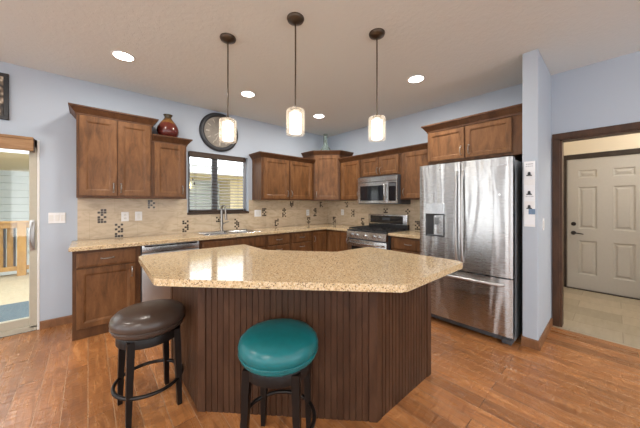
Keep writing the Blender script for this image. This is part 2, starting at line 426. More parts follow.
# hall door: casing + six panel door
bm = B(); cw = .06
box(bm, HX-.016, HX, DX1, DX1+cw, 0, 2.10, .003); box(bm, HX-.016, HX, DX0-cw, DX0, 0, 2.10, .003); box(bm, HX-.016, HX, DX0, DX1, 2.03, 2.10, .003); box(bm, HX, HX+.05, DX0, DX1, 2.024, 2.034); box(bm, HX+.045, HX+.06, DX0, DX1, 0, 2.03)  # last board is added behind the door to block sky light leaking round it
box(bm, HX-.03, HX+.05, DX0, DX1, -.0, .012)
struct('trim_2', bm, 'dark_trim')
def six_panel():
    W = DX1-DX0-.012; Hd = 2.012
    bm = B()
    xs = [0, .125, .325, .485, .685+.01, W]
    zs = [0, .225, .745, .93, 1.575, 1.715, 1.835, Hd]
    V = {}
    def vert(i, j): 
        if (i, j) not in V: V[i, j] = bm.verts.new((xs[i], 0, zs[j]))
        return V[i, j]
    for i in range(len(xs)-1):
        for j in range(len(zs)-1):
            q = [vert(i, j), vert(i+1, j), vert(i+1, j+1), vert(i, j+1)]
            if i in (1, 3) and j in (1, 3, 5):
                prev = q
                for ins, out in ((.016, -.012), (.028, -.012), (.05, -.003)):
                    x0, x1, z0, z1 = xs[i]+ins, xs[i+1]-ins, zs[j]+ins, zs[j+1]-ins
                    r = [bm.verts.new(c) for c in ((x0, -out, z0), (x1, -out, z0), (x1, -out, z1), (x0, -out, z1))]
                    for k in range(4): bm.faces.new((prev[k], prev[(k+1) % 4], r[(k+1) % 4], r[k]))
                    prev = r
                bm.faces.new(prev)
            else: bm.faces.new(q)
    bd = [vert(0, 0), vert(len(xs)-1, 0), vert(len(xs)-1, len(zs)-1), vert(0, len(zs)-1)]
    bk = [bm.verts.new((v.co.x, .035, v.co.z)) for v in bd]
    bm.faces.new(bk[::-1])
    order = [[vert(i, 0) for i in range(len(xs))], [vert(len(xs)-1, j) for j in range(len(zs))], [vert(i, len(zs)-1) for i in range(len(xs)-1, -1, -1)], [vert(0, j) for j in range(len(zs)-1, -1, -1)]]
    for k, run in enumerate(order): bm.faces.new(run + [bk[(k+1) % 4], bk[k]])
    return bm
d = struct('door_1', six_panel(), 'door_taupe'); d.location = (HX+.008, DX1-.006, .014); d.rotation_euler = (0, 0, -PI/2)
bm = B(); lathe(bm, [(0, 0), (.030, 0), (.030, .008), (.012, .012), (.011, .03), (.026, .04), (.029, .055), (.02, .068), (0, .070)], 20, (.072, 0, .86), 'y'); tube(bm, [(.072, -.055, .86), (.12, -.06, .858), (.185, -.055, .85)], [.011, .009, .007], 8); link('door_knob', bm, 'dark_bronze', d, .6)
bm = B(); lathe(bm, [(0, 0), (.030, 0), (.030, .010), (.022, .02), (0, .022)], 20, (.072, 0, 1.0), 'y'); link('deadbolt', bm, 'dark_bronze', d, .6)

# baseboards
def bboard(name, path, h=.085):
    bm = B(); sweep(bm, [(x, y, 0) for x, y in path], [(0, 0), (.014, 0), (.014, h-.012), (.008, h), (0, h)]); return struct(name, bm, 'base_wood')
bboard('baseboard_left', [(PX1+.012, 0), (-3.926, 0)])
bboard('baseboard_partition', [(XS, YT+.005), (XS, YS), (-.019, YS)])
bboard('baseboard_right', [(0, DY0-.08), (0, YW)])

# kitchen window: frame, mullion, glass, sill
bm = B(); y0, y1 = .07, .105
for a, b in ((WX0, WX0+.045), (WX1-.045, WX1), (-2.385, -2.30)): box(bm, a, b, y0, y1, WZ0, WZ1, .004)
box(bm, WX0, WX1, y0, y1, WZ0, WZ0+.045, .004); box(bm, WX0, WX1, y0, y1, WZ1-.045, WZ1, .004)
win = struct('window_1', bm, 'window_grey')
bm = B(); box(bm, WX0+.02, WX1-.02, .086, .090, WZ0+.02, WZ1-.02); link('pane', bm, 'pane', win)
bm = B(); box(bm, WX0-.012, WX1+.012, -.022, 0, WZ0-.028, WZ0+.004, .004); box(bm, WX0, WX1, -.002, .07, WZ0, WZ0+.008); link('sill', bm, 'blind_wood', win)
# venetian blind
bl = thing('window_blind', 'brown wooden horizontal blind with valance hanging in the window over the sink', 'blind', ((WX0+WX1)/2-.026, .03, WZ0))
bm = B(); hw = (WX1-WX0)/2-.036
box(bm, -hw, hw, -.05, -.034, WZ1-WZ0-.082, WZ1-WZ0-.002, .004); box(bm, -hw, hw, -.055, -.034, WZ1-WZ0-.014, WZ1-WZ0-.001, .003); link('valance', bm, 'blind_wood', bl)
bm = B(); box(bm, -hw+.01, hw-.01, -.03, .022, WZ1-WZ0-.05, WZ1-WZ0-.004); link('head_rail', bm, 'blind_wood', bl)
bm = B(); nsl = 17
for k in range(nsl):
    z = .045 + k*(WZ1-WZ0-.12)/(nsl-1)
    mm = Matrix.Translation((0, 0, z)) @ Matrix.Rotation(math.radians(13), 4, 'X')
    box(bm, -hw+.012, hw-.012, -.024, .024, -.0015, .0015, 0, mm)
link('slats', bm, 'blind_wood', bl)
bm = B(); box(bm, -hw+.012, hw-.012, -.024, .024, .009, .030, .004); link('bottom_rail', bm, 'blind_wood', bl)
bm = B()
for x in (-hw+.10, -.05, hw-.10):
    for yy in (-.025, .025): tube(bm, [(x, yy, .02), (x, yy, WZ1-WZ0-.05)], .0012, 5)
link('ladder_cord', bm, 'black_plastic', bl)
bm = B()
for x, z in ((-hw+.055, .50), (-hw+.075, .44)):
    tube(bm, [(x, -.032, WZ1-WZ0-.07), (x, -.032, z)], .0012, 5)
    lathe(bm, [(0, 0), (.008, .003), (.008, .03), (.003, .045), (0, .045)], 8, (x, -.032, z-.04))
link('pull_cord', bm, 'black_plastic', bl)

# patio door
bm = B(); y0, y1 = .012, .10; st = .065
box(bm, PX0, PX0+st, y0, y1, .03, PZ1, .004); box(bm, PX1-st, PX1-.006, y0, y1, .03, PZ1, .004)
box(bm, PX0, PX1, y0, y1, .0, .05, .004); box(bm, PX0+st, PX1-st, y0+.01, y1-.02, .05, .135, .004); box(bm, PX0, PX1, y0, y1, PZ1-.08, PZ1, .004)
box(bm, -5.17, -5.08, y0, y1, .05, PZ1-.05, .004)
pd = struct('door_2', bm, 'vinyl')
bm = B(); box(bm, PX0+.03, PX1-.03, .055, .060, .10, PZ1-.05); link('pane', bm, 'pane', pd)
bm = B(); hx = PX1-.042
tube(bm, [(hx, .012, .86), (hx, -.02, .88), (hx-.012, -.04, .94), (hx-.014, -.045, 1.0), (hx-.012, -.04, 1.06), (hx, -.02, 1.12), (hx, .012, 1.14)], .009, 8); box(bm, hx-.018, hx+.018, .002, .014, .84, 1.16, .003)
link('door_handle', bm, 'satin_steel', pd, .8)
bm = B(); box(bm, PX1-.006, PX1+.012, -.004, .10, 0, PZ1, .002); struct('trim_3', bm, 'white_trim')
va = thing('door_valance', 'light oak box valance above the sliding patio door', 'valance', (PX1-.022, 0, 1.866))
bm = B(); box(bm, -1.95, 0, -.10, -.085, 0, .135, .003); box(bm, -1.95, 0, -.108, -.085, .112, .14, .004); box(bm, -1.95, 0, -.106, -.085, 0, .014, .003); box(bm, -1.95, -.016, -.086, 0, .122, .135); link('face_board', bm, 'oak_wood', va)
bm = B(); box(bm, -.015, .001, -.086, 0, 0, .135, .002); link('end_board', bm, 'trim_wood', va)

# backsplash tile and its mosaics
bm = B(); th = .008
box(bm, -3.90, WX0-.013, -th, 0, .914, 1.392); box(bm, WX0-.013, WX1+.013, -th, 0, .914, WZ0-.028); box(bm, WX1+.013, 0, -th, 0, .914, 1.392)
box(bm, -th, 0, -2.46, 0, .914, 1.392)
sp = struct('trim_4', bm, 'splash')
def mosaic(c, w_, h_, wall, seed):
    r = random.Random(seed); bm = B(); s = .0245; nx = max(2, round(w_/.028)); nz = max(2, round(h_/.028))
    for i in range(nx):
        for j in range(nz):
            dark = (i+j+seed) % 2 == 0
            if r.random() < (.08 if dark else .35): dark = not dark
            if not dark: continue
            a = (i-nx/2)*.028; b = (j-nz/2)*.028; o = r.choice((.002, .003))
            zz = c[1]+b
            if wall == 1: box(bm, c[0]+a, c[0]+a+s, -th-o, -th+.001, zz, zz+s, .0015)
            else: box(bm, -th-o, -th+.001, c[0]+a, c[0]+a+s, zz, zz+s, .0015)
    link('mosaic_insert', bm, 'dark_tile', sp)
for k, (x, z, w_, h_) in enumerate([(-3.685, 1.185, .085, .165), (-3.525, 1.005, .085, .165), (-3.187, 1.325, .085, .112), (-2.777, 1.012, .085, .165), (-2.31, 1.09, .085, .085),
        (-2.02, 1.008, .085, .165), (-1.525, 1.185, .085, .14), (-1.275, .995, .085, .15), (-1.114, 1.17, .085, .16), (-.945, 1.32, .085, .112), (-.371, 1.16, .085, .165), (-.534, .995, .085, .14), (-.2, 1.315, .085, .112)]):
    mosaic((x, z), w_, h_, 1, k)
for k, (y, z, w_, h_) in enumerate([(-.194, .995, .085, .14), (-.53, 1.315, .085, .112), (-.70, 1.15, .085, .14), (-.94, 1.0, .085, .15), (-1.44, 1.21, .085, .085), (-1.853, 1.21, .085, .085), (-2.014, .995, .085, .14)]):
    mosaic((y, z), w_, h_, 2, k)

# ------------------------------------------------------------------ cabinets
DOOR = [(0, 0), (.004, .002), (.004, .004), (0, .006), (0, .016), (.003, .019), (.052, .019), (.055, .0165), (.060, .016), (.070, .009), (.072, .009)]
SMALL = [(0, 0), (0, .016), (.003, .019), (.044, .019), (.047, .0165), (.050, .016), (.058, .009), (.06, .009)]
DRAW = [(0, 0), (0, .013), (.004, .016), (.014, .017), (.017, .019), (.02, .019)]
CROWN = [(0, -.022), (.008, -.022), (.010, -.006), (.018, .002), (.046, .040), (.048, .046), (.060, .050), (.060, .065), (0, .065)]
def pull_bm(x, z, y, vert, L=.096, mat=I4):
    bm = B(); pts = []
    for k in range(9):
        s = k/8; a = (s-.5)*L; out = .026*math.sin(PI*min(max(s, 0), 1))**.55
        pts.append(mat @ Vector((x, y-out-.001, z+a) if vert else (x+a, y-out-.001, z)))
    tube(bm, pts, [.0045, .005, .0055, .006, .0062, .006, .0055, .005, .0045], 8)
    for s in (-.5, .5):
        c = Vector((x, y, z+s*L) if vert else (x+s*L, y, z))
        vs = box(bm, c.x-.007, c.x+.007, y-.004, y, c.z-.007, c.z+.007, .001)
        if mat is not I4:
            for v in vs: v.co = mat @ v.co
    return bm
def fronts_for(root, d, fr, mat='cabinet_wood', M4=I4):
    for f in fr:
        kind, x0, x1, z0, z1 = f[:5]
        bm = B(); panel(bm, x0, x1, z0, z1, -d, DRAW if kind == 'drawer' else (SMALL if kind == 'small' else DOOR), M4)
        o = link('drawer' if kind == 'drawer' else 'door', bm, mat, root)
        if len(f) > 5 and f[5]:
            v, hx, hz = f[5]
            link('handle', pull_bm(hx, hz, -d-.019 if not kind == 'drawer' else -d-.019, v == 'v', mat=M4), 'nickel', o, .8)
def cabinet(name, label, loc, rz, wd, d, h, fr, crown=None, toe=False, cat='cabinet', group=None, hollow=False):
    r = thing(name, label, cat, loc, rz, group)
    bm = B()
    if hollow:
        for q in ((0, .018, -d, -.001, 0, h), (wd-.018, wd, -d, -.001, 0, h), (.018, wd-.018, -.02, -.001, 0, h), (.018, wd-.018, -d, -.02, 0, .10), (.018, wd-.018, -d, -d+.02, .10, h)): box(bm, *q)
    else: box(bm, 0, wd, -d, -.001, .0, h, .002)
    link('carcass', bm, 'shaded_frame_wood', r)
    fronts_for(r, d, fr)
    if crown is not None:
        e0, e1 = crown
        path = ([(0, -.001, h)] if e0 else []) + [(0, -d-.002, h), (wd, -d-.002, h)] + ([(wd, -.001, h)] if e1 else [])
        bm = B(); sweep(bm, path, CROWN); link('crown_moulding', bm, 'crown_wood', r)
        bm = B(); box(bm, .002, wd-.002, -d, -.002, h, h+.055); link('top_board', bm, 'cabinet_wood', r)
    return r
UB = 1.392
g = 'upper wall cabinets'
R2 = -PI/2
w_ = .672
cabinet('upper_cabinet', 'tall two-door brown wall cabinet left of the vase, highest on the window wall', (-3.902, 0, UB), 0, w_, .311, 2.288-UB,
        [('door', .022, .335, .025, .87, ('v', .305, .115)), ('door', .342, .655, .025, .87, ('v', .372, .115))], (1, 1), group=g)
cabinet('upper_cabinet', 'short one-door brown wall cabinet with the red vase on top', (-3.229, 0, UB), 0, .385, .305, 2.105-UB,
        [('door', .025, .36, .025, .69, ('v', .335, .115))], (0, 1), group=g)
cabinet('upper_cabinet', 'two-door brown wall cabinet right of the window', (-1.752, 0, UB), 0, 1.09, .311, 2.083-UB,
        [('door', .035, .52, .02, .675, ('v', .495, .11)), ('door', .548, 1.035, .02, .675, ('v', .575, .11))], (1, 0), group=g)
# diagonal corner wall cabinet
cc = thing('corner_cabinet', 'diagonal one-door wall cabinet in the room corner, holding the glass vase', 'cabinet', (0, 0, UB), 0, g)
a, dd, hh = .66, .32, 2.245-UB
bm = B(); prism(bm, [(-.001, -.001), (-a, -.001), (-a, -dd), (-dd, -a), (-.001, -a)], 0, hh); link('carcass', bm, 'shaded_frame_wood', cc)
fw = math.hypot(a-dd, a-dd)
M45 = Matrix.Translation((-a, -dd, 0)) @ Matrix.Rotation(-PI/4, 4, 'Z')
fronts_for(cc, .001, [('door', .025, fw-.025, .02, hh-.02, ('v', .05, .11))], M4=M45)
bm = B(); sweep(bm, [(-a, -.001, hh), (-a, -dd-.008, hh), (-dd-.008, -a, hh), (-.001, -a, hh)], CROWN); link('crown_moulding', bm, 'crown_wood', cc)
bm = B(); prism(bm, [(-.003, -.003), (-a+.003, -.003), (-a+.003, -dd), (-dd, -a+.003), (-.003, -a+.003)], hh, hh+.055); link('top_board', bm, 'cabinet_wood', cc)
# range wall uppers
cabinet('upper_cabinet', 'narrow one-door brown wall cabinet between corner cabinet and microwave', (0, -.662, UB), R2, .488, .311, 2.095-UB,
        [('door', .03, .47, .02, .685, ('v', .445, .11))], (0, 0), group=g)
cabinet('upper_cabinet', 'small two-door brown wall cabinet directly above the microwave', (0, -1.151, 1.772), R2, .76, .311, 2.095-1.772,
        [('small', .03, .376, .02, .30, ('v', .35, .09)), ('small', .384, .735, .02, .30, ('v', .41, .09))], (0, 0), group=g)
cabinet('upper_cabinet', 'one-door brown wall cabinet between microwave and refrigerator', (0, -1.912, UB), R2, .545, .311, 2.095-UB,
        [('door', .04, .52, .02, .685, ('v', .062, .11))], (0, 0), group=g)
cabinet('upper_cabinet', 'deep two-door brown cabinet above the stainless refrigerator', (0, -2.46, 1.825), R2, .995, .581, 2.245-1.825,
        [('small', .012, .435, .03, .385, ('v', .40, .12)), ('small', .45, .885, .03, .385, ('v', .485, .12))], (1, 0), group=g)

g = 'base cabinets'
BD = .56; BH = .874
cabinet('base_cabinet', 'brown base cabinet with one drawer at the left end of the counter', (-3.925, 0, 0), 0, .55, BD, BH,
        [('drawer', .03, .50, .70, .845, ('h', .265, .775)), ('door', .03, .50, .10, .685, ('v', .47, .60))], group=g)
cabinet('base_cabinet', 'wide brown sink base cabinet with false drawer front under the sink', (-2.764, 0, 0), 0, .958, BD, BH,
        [('drawer', .03, .928, .70, .845, None), ('door', .03, .475, .10, .685, ('v', .445, .60)), ('door', .483, .928, .10, .685, ('v', .513, .60))], group=g, hollow=True)
for x, wd, lb in ((-1.805, .44, 'brown drawer base cabinet right of the sink cabinet'), (-1.364, .455, 'brown drawer base cabinet next to the corner base cabinet')):
    cabinet('base_cabinet', lb, (x, 0, 0), 0, wd, BD, BH,
        [('drawer', .025, wd-.025, .70, .845, ('h', wd/2, .775)), ('drawer', .025, wd-.025, .40, .685, ('h', wd/2, .62)), ('drawer', .025, wd-.025, .10, .385, ('h', wd/2, .32))], group=g)
lc = thing('corner_base_cabinet', 'L-shaped brown corner base cabinet with folding doors under the room corner', 'cabinet', (0, 0, 0), 0, g)
bm = B(); prism(bm, [(-.001, -.001), (-.908, -.001), (-.908, -BD), (-BD, -BD), (-BD, -.905), (-.001, -.905)], 0, BH); link('carcass', bm, 'shaded_frame_wood', lc)
fronts_for(lc, BD, [('door', -.895, -BD-.022, .10, .845, ('v', -.87, .72))])
fronts_for(lc, BD, [('door', BD+.022, .895, .10, .845, None)], M4=Matrix.Rotation(R2, 4, 'Z'))
cabinet('base_cabinet', 'very narrow brown base cabinet left of the range', (0, -.906, 0), R2, .222, BD, BH, [('small', .015, .208, .10, .845, ('v', .18, .72))], group=g)
cabinet('base_cabinet', 'brown base cabinet between the range and refrigerator', (0, -1.905, 0), R2, .555, BD, BH,
        [('drawer', .03, .525, .70, .845, ('h', .28, .775)), ('door', .03, .525, .10, .685, ('v', .06, .60))], group=g)

# countertops
def counter(name, label, polys, holes=None):
    bm = B()
    for p in polys: prism(bm, p, .8745, .914, .006)
    return tag(link(name, bm, 'granite'), label, 'countertop')
SX0, SX1, SY0, SY1 = -2.66, -1.90, -.52, -.10
ct = thing('countertop', 'L-shaped golden granite countertop along the window wall, holding the sink', 'countertop', (-2.0, -.3, .8745))
bm = B(); off = Vector((2.0, .3, -.8745))
CD = .622
# one slab with a hole for the sink, built from a grid of cells
xsC = [-3.948, SX0, SX1, -CD, -.009]; ysC = [-1.128, -CD, SY0, SY1, -.009]
def inC(i, j):
    if j == 0: return i == 3
    if i == 1 and j == 2: return False
    return True
VV = {}
def cv(i, j, z):
    if (i, j, z) not in VV: VV[i, j, z] = bm.verts.new(Vector((xsC[i], ysC[j], z))+off)
    return VV[i, j, z]
for i in range(4):
    for j in range(4):
        if not inC(i, j): continue
        bm.faces.new([cv(a_, b_, .914) for a_, b_ in ((i, j), (i+1, j), (i+1, j+1), (i, j+1))])
        bm.faces.new([cv(a_, b_, .8745) for a_, b_ in ((i, j), (i, j+1), (i+1, j+1), (i+1, j))])
        for (di, dj), (p_, q_) in (((-1, 0), ((i, j), (i, j+1))), ((1, 0), ((i+1, j), (i+1, j+1))), ((0, -1), ((i, j), (i+1, j))), ((0, 1), ((i, j+1), (i+1, j+1)))):
            ni, nj = i+di, j+dj
            if not (0 <= ni < 4 and 0 <= nj < 4 and inC(ni, nj)):
                bm.faces.new([cv(*p_, .8745), cv(*q_, .8745), cv(*q_, .914), cv(*p_, .914)])
bmesh.ops.recalc_face_normals(bm, faces=bm.faces)
es = [e for e in bm.edges if len(e.link_faces) == 2 and e.calc_face_angle(0) > 1 and abs(e.verts[0].co.z-e.verts[1].co.z) < 1e-4 and e.verts[0].co.z > .02]
bmesh.ops.bevel(bm, geom=es, offset=.006, segments=2, profile=.5, affect='EDGES')
link('slab', bm, 'granite', ct)
counter('countertop', 'short golden granite countertop between range and refrigerator', [[(-.009, -1.904), (-CD, -1.904), (-CD, -2.458), (-.009, -2.458)]])

# sink + faucet
sk = thing('sink', 'double-bowl stainless steel sink set into the counter below the window', 'sink', ((SX0+SX1)/2, (SY0+SY1)/2, .70))
bm = B(); hx, hy = (SX1-SX0)/2, (SY1-SY0)/2
def bowl(x0, x1, y0, y1, zt, zb, t=.004):
    prof = [(x0, x1, y0, y1, zt), (x0+.012, x1-.012, y0+.012, y1-.012, zt-.02), (x0+.02, x1-.02, y0+.02, y1-.02, zb+.02), (x0+.04, x1-.04, y0+.04, y1-.04, zb)]
    rings = [[bm.verts.new(c) for c in ((a_, c_, z), (b_, c_, z), (b_, d_, z), (a_, d_, z))] for a_, b_, c_, d_, z in prof]
    for p_, q_ in zip(rings, rings[1:]):
        for k in range(4): bm.faces.new((p_[k], p_[(k+1) % 4], q_[(k+1) % 4], q_[k]))
    bm.faces.new(rings[-1])
bowl(-hx+.004, .02, -hy+.004, hy-.004, .212, .03); bowl(.035, hx-.004, -hy+.004, hy-.004, .212, .05)
link('bowl', bm, 'sink_steel', sk)
bm = B(); rw = .022
for x0, x1, y0, y1 in ((-hx-rw, hx+rw, -hy-rw, -hy+.006), (-hx-rw, hx+rw, hy-.006, hy+rw), (-hx-rw, -hx+.006, -hy, hy), (hx-.006, hx+rw, -hy, hy), (.018, .037, -hy, hy)):
    box(bm, x0, x1, y0, y1, .2142, .2195, .002)
link('rim', bm, 'sink_steel', sk)
for x in (-.17, .19):
    bm = B(); lathe(bm, [(0, 0.0), (.04, 0.0), (.045, .004), (.03, .005), (0, .003)], 20, (x, 0, .032 if x < 0 else .052)); link('drain', bm, 'chrome', sk, .7)
fa = thing('faucet', 'tall brushed nickel pull-down faucet standing behind the sink', 'faucet', (-2.29, -.072, .9155), math.radians(8))
bm = B(); lathe(bm, [(0, 0), (.030, 0), (.030, .006), (.024, .012), (.020, .02), (.0185, .30), (.0, .30)], 20); link('body', bm, 'nickel', fa, .7)
bm = B(); pts = [(0, 0, .29)]
for k in range(9):
    th_ = PI*k/8; pts.append((0, -.052+.052*math.cos(th_), .335+.052*math.sin(th_)))
pts += [(0, -.112, .29), (0, -.122, .235)]
tube(bm, pts, .0125, 12); link('spout', bm, 'nickel', fa, 1)
bm = B(); tube(bm, [(0, -.113, .285), (0, -.118, .25), (0, -.13, .17)], [.014, .018, .019], 12); link('spray_head', bm, 'nickel', fa, 1)
bm = B(); tube(bm, [(.015, 0, .11), (.045, 0, .115)], .013, 10); tube(bm, [(.04, 0, .115), (.075, -.008, .128), (.115, -.012, .135)], [.008, .007, .006], 8); link('handle', bm, 'nickel', fa, 1)

# ------------------------------------------------------------------ appliances
dw = thing('dishwasher', 'stainless steel dishwasher under the counter left of the sink', 'dishwasher', (-3.372, 0, 0))
bm = B(); box(bm, .003, .603, -.56, -.02, .0, .868); link('tub', bm, 'dark_grey', dw)
bm = B(); box(bm, .006, .600, -.592, -.561, .105, .775, .005, seg=2); link('door_panel', bm, 'satin_steel', dw, .7)
bm = B(); box(bm, .006, .600, -.588, -.561, .781, .866, .005, seg=2); link('control_panel', bm, 'steel', dw, .7)
bm = B(); box(bm, .03, .576, -.5885, -.587, .845, .862); link('button_strip', bm, 'black_glass', dw)
bm = B(); tube(bm, [(.05, -.59, .74), (.06, -.625, .742), (.303, -.64, .744), (.546, -.625, .742), (.556, -.59, .74)], .010, 10); link('handle', bm, 'steel', dw, 1)
bm = B(); box(bm, .01, .596, -.53, -.52, 0.001, .10); link('kick_plate', bm, 'black_plastic', dw)

rg = thing('range', 'stainless steel gas range with black cooktop against the right wall', 'range', (0, -1.13, 0), R2)
W = .762-.006; x0 = .005
bm = B(); box(bm, x0, W, -.60, -.02, .02, .895); link('body', bm, 'dark_grey', rg)
bm = B(); box(bm, x0, W, -.645, -.012, .895, .915, .004); link('cooktop', bm, 'iron', rg)
bm = B()
for cx in (.07+.06, .38, .69-.06):
    for dx in (-.10, 0, .10): box(bm, cx+dx-.006, cx+dx+.006, -.60, -.11, .936, .950, .002)
    for yy in (-.60, -.48, -.355, -.23, -.115): box(bm, cx-.115, cx+.115, yy-.006, yy+.006, .932, .946, .002)
    for dx in (-.11, .11):
        for yy in (-.595, -.12): box(bm, cx+dx-.006, cx+dx+.006, yy-.006, yy+.006, .914, .936)
link('grates', bm, 'iron', rg)
for cx, cy in ((.14, -.48), (.14, -.22), (.38, -.35), (.62, -.48), (.62, -.22)):
    bm = B(); lathe(bm, [(0, .914), (.045, .914), (.045, .922), (.032, .924), (.032, .93), (0, .931)], 18, (cx, cy, 0)); link('burner', bm, 'black_plastic', rg, .6)
bm = B()
pr = [(-.60, .775), (-.655, .785), (-.645, .895), (-.60, .895)]
vs = [[bm.verts.new((xx, y, z)) for y, z in pr] for xx in (x0, W)]
for k in range(4): bm.faces.new((vs[0][k], vs[0][(k+1) % 4], vs[1][(k+1) % 4], vs[1][k]))
bm.faces.new(vs[0]); bm.faces.new(vs[1][::-1]); link('control_panel', bm, 'steel', rg)
for kx in (.12, .215, .38, .545, .64):
    bm = B(); lathe(bm, [(0, 0), (.028, 0), (.028, .006), (.022, .009), (.020, .032), (.017, .036), (0, .036)], 20, (kx, -.650, .84), 'y'); link('knob', bm, 'chrome', rg, .6)
bm = B(); box(bm, x0, W, -.64, -.602, .21, .765, .006, seg=2); od = link('oven_door', bm, 'steel', rg, .7)
bm = B(); box(bm, .10, W-.095, -.642, -.638, .30, .66, .001); link('window', bm, 'black_glass', od)
bm = B(); tube(bm, [(.04, -.64, .715), (.045, -.69, .72), (.38, -.70, .72), (.715, -.69, .72), (.72, -.64, .715)], .013, 12); link('handle', bm, 'steel', od, 1)
bm = B(); box(bm, x0, W, -.635, -.602, .06, .20, .006); link('storage_drawer', bm, 'steel', rg)
bm = B(); box(bm, x0+.03, W-.03, -.58, -.05, .0, .06); link('base', bm, 'black_plastic', rg)
bm = B(); box(bm, x0, W, -.075, -.014, .915, 1.0, .002); bg_ = link('backguard', bm, 'iron', rg)
bm = B(); box(bm, x0-.0, W+.0, -.085, -.014, .985, 1.150, .006, seg=2); link('panel_frame', bm, 'steel', rg, .7)
bm = B(); box(bm, x0+.045, W-.07, -.0875, -.084, 1.005, 1.128, .001); link('display', bm, 'black_glass', rg)
bm = B(); box(bm, .30, .45, -.0885, -.087, 1.055, 1.098); link('clock_screen', bm, 'dark_grey', rg)

mw = thing('microwave', 'stainless steel over-the-range microwave with vertical handle', 'microwave', (0, -1.1515, 1.322), R2)
W = .757
bm = B(); box(bm, 0, W, -.375, -.012, 0, .445, .003); link('case', bm, 'dark_grey', mw)
bm = B(); box(bm, 0, W, -.401, -.376, .358, .432, .004); link('vent_grille', bm, 'steel', mw)
bm = B(); box(bm, 0, .585, -.402, -.376, .012, .352, .004); md = link('door', bm, 'steel', mw)
bm = B(); box(bm, .06, .525, -.404, -.401, .055, .295, .001); link('window', bm, 'black_glass', md)
bm = B(); tube(bm, [(.553, -.40, .05), (.553, -.43, .06), (.553, -.438, .18), (.553, -.43, .30), (.553, -.40, .31)], .011, 10); link('handle', bm, 'steel', md, 1)
bm = B(); box(bm, .589, W, -.402, -.376, .012, .352, .004); cp = link('control_panel', bm, 'steel', mw)
bm = B(); box(bm, .612, W-.02, -.404, -.401, .05, .33, .001); link('keypad', bm, 'black_glass', cp)
bm = B(); box(bm, .62, W-.028, -.405, -.4035, .275, .318); link('screen', bm, 'dark_grey', cp)

fr = thing('refrigerator', 'stainless steel french-door refrigerator with water dispenser beside the partition', 'refrigerator', (0, -2.508, 0), R2)
W = .91
bm = B(); box(bm, .004, W-.004, -.80, -.03, .03, 1.750, .004); link('case', bm, 'case_grey', fr)
def bowed(x0, x1, z0, z1, yb, yf, bow, xa, xb, nx=14):
    bm = B(); ring = []
    for k in range(nx+1):
        x = x0+(x1-x0)*k/nx; s = (x-xa)/(xb-xa); y = yf - bow*(1-(2*s-1)**2)
        edge = min(k, nx-k)
        if edge == 0: y += .008
        ring.append((x, y))
    pts = ring + [(x1, yb), (x0, yb)]
    prism(bm, pts, z0, z1); return bm
fd = []
for x0, x1 in ((.003, W/2-.003), (W/2+.003, W-.003)):
    o = link('door', bowed(x0, x1, .635, 1.768, -.805, -.888, .012, 0, W), 'fridge_steel', fr, .5); fd.append(o)
dr = link('freezer_drawer', bowed(.003, W-.003, .085, .622, -.805, -.888, .012, 0, W, 24), 'fridge_steel', fr, .5)
for o, hx, sgn in ((fd[0], W/2-.028, -1), (fd[1], W/2+.028, 1)):
    bm = B(); pts = []
    for k in range(13):
        s = k/12; pts.append((hx, -.895-.045*math.sin(PI*s)**.35, .72+.95*s))
    tube(bm, pts, .0125, 10); link('handle', bm, 'satin_steel', o, 1)
bm = B(); pts = []
for k in range(15):
    s = k/14; pts.append((.09+s*.75, -.892-.05*math.sin(PI*s)**.4, .565))
tube(bm, pts, .014, 10); link('handle', bm, 'satin_steel', dr, 1)
# dispenser on the left door
bm = B(); y = -.896; X0, X1 = .085, .295
box(bm, X0, X1, y-.008, y+.01, 1.215, 1.337, .003); link('dispenser_panel', bm, 'steel', fd[0])
bm = B(); panel(bm, X0, X1, .965, 1.215, y+.004, [(0, -.01), (0, .012), (.006, .012), (.012, .0045), (.02, .0035)]); link('dispenser_recess', bm, 'black_plastic', fd[0])
bm = B(); box(bm, .185, .235, y-.013, y+.0, 1.10, 1.18, .004); link('dispenser_paddle', bm, 'mid_grey', fd[0])
bm = B(); box(bm, X0+.02, X1-.02, y-.014, y+.0, .965, .985, .003); link('drip_tray', bm, 'dark_grey', fd[0])
bm = B(); box(bm, .79, .87, -.8985, -.888, 1.690, 1.701, .001); link('badge', bm, 'chrome', fd[1])
bm = B(); box(bm, .80, .812, -.8985, -.888, 1.41, 1.422, .001); link('emblem', bm, 'chrome', fd[1])
bm = B(); box(bm, .01, W-.01, -.84, -.70, .022, .082, .004); link('kick_grille', bm, 'dark_grey', fr)
for xx in (.02, W-.10):
    bm = B(); box(bm, xx, xx+.08, -.852, -.75, 0, .05, .006); link('foot', bm, 'dark_grey', fr)
for xx in (.03, W-.13):
    bm = B(); box(bm, xx, xx+.10, -.85, -.74, 1.75, 1.778, .004); link('hinge_cover', bm, 'dark_grey', fr)

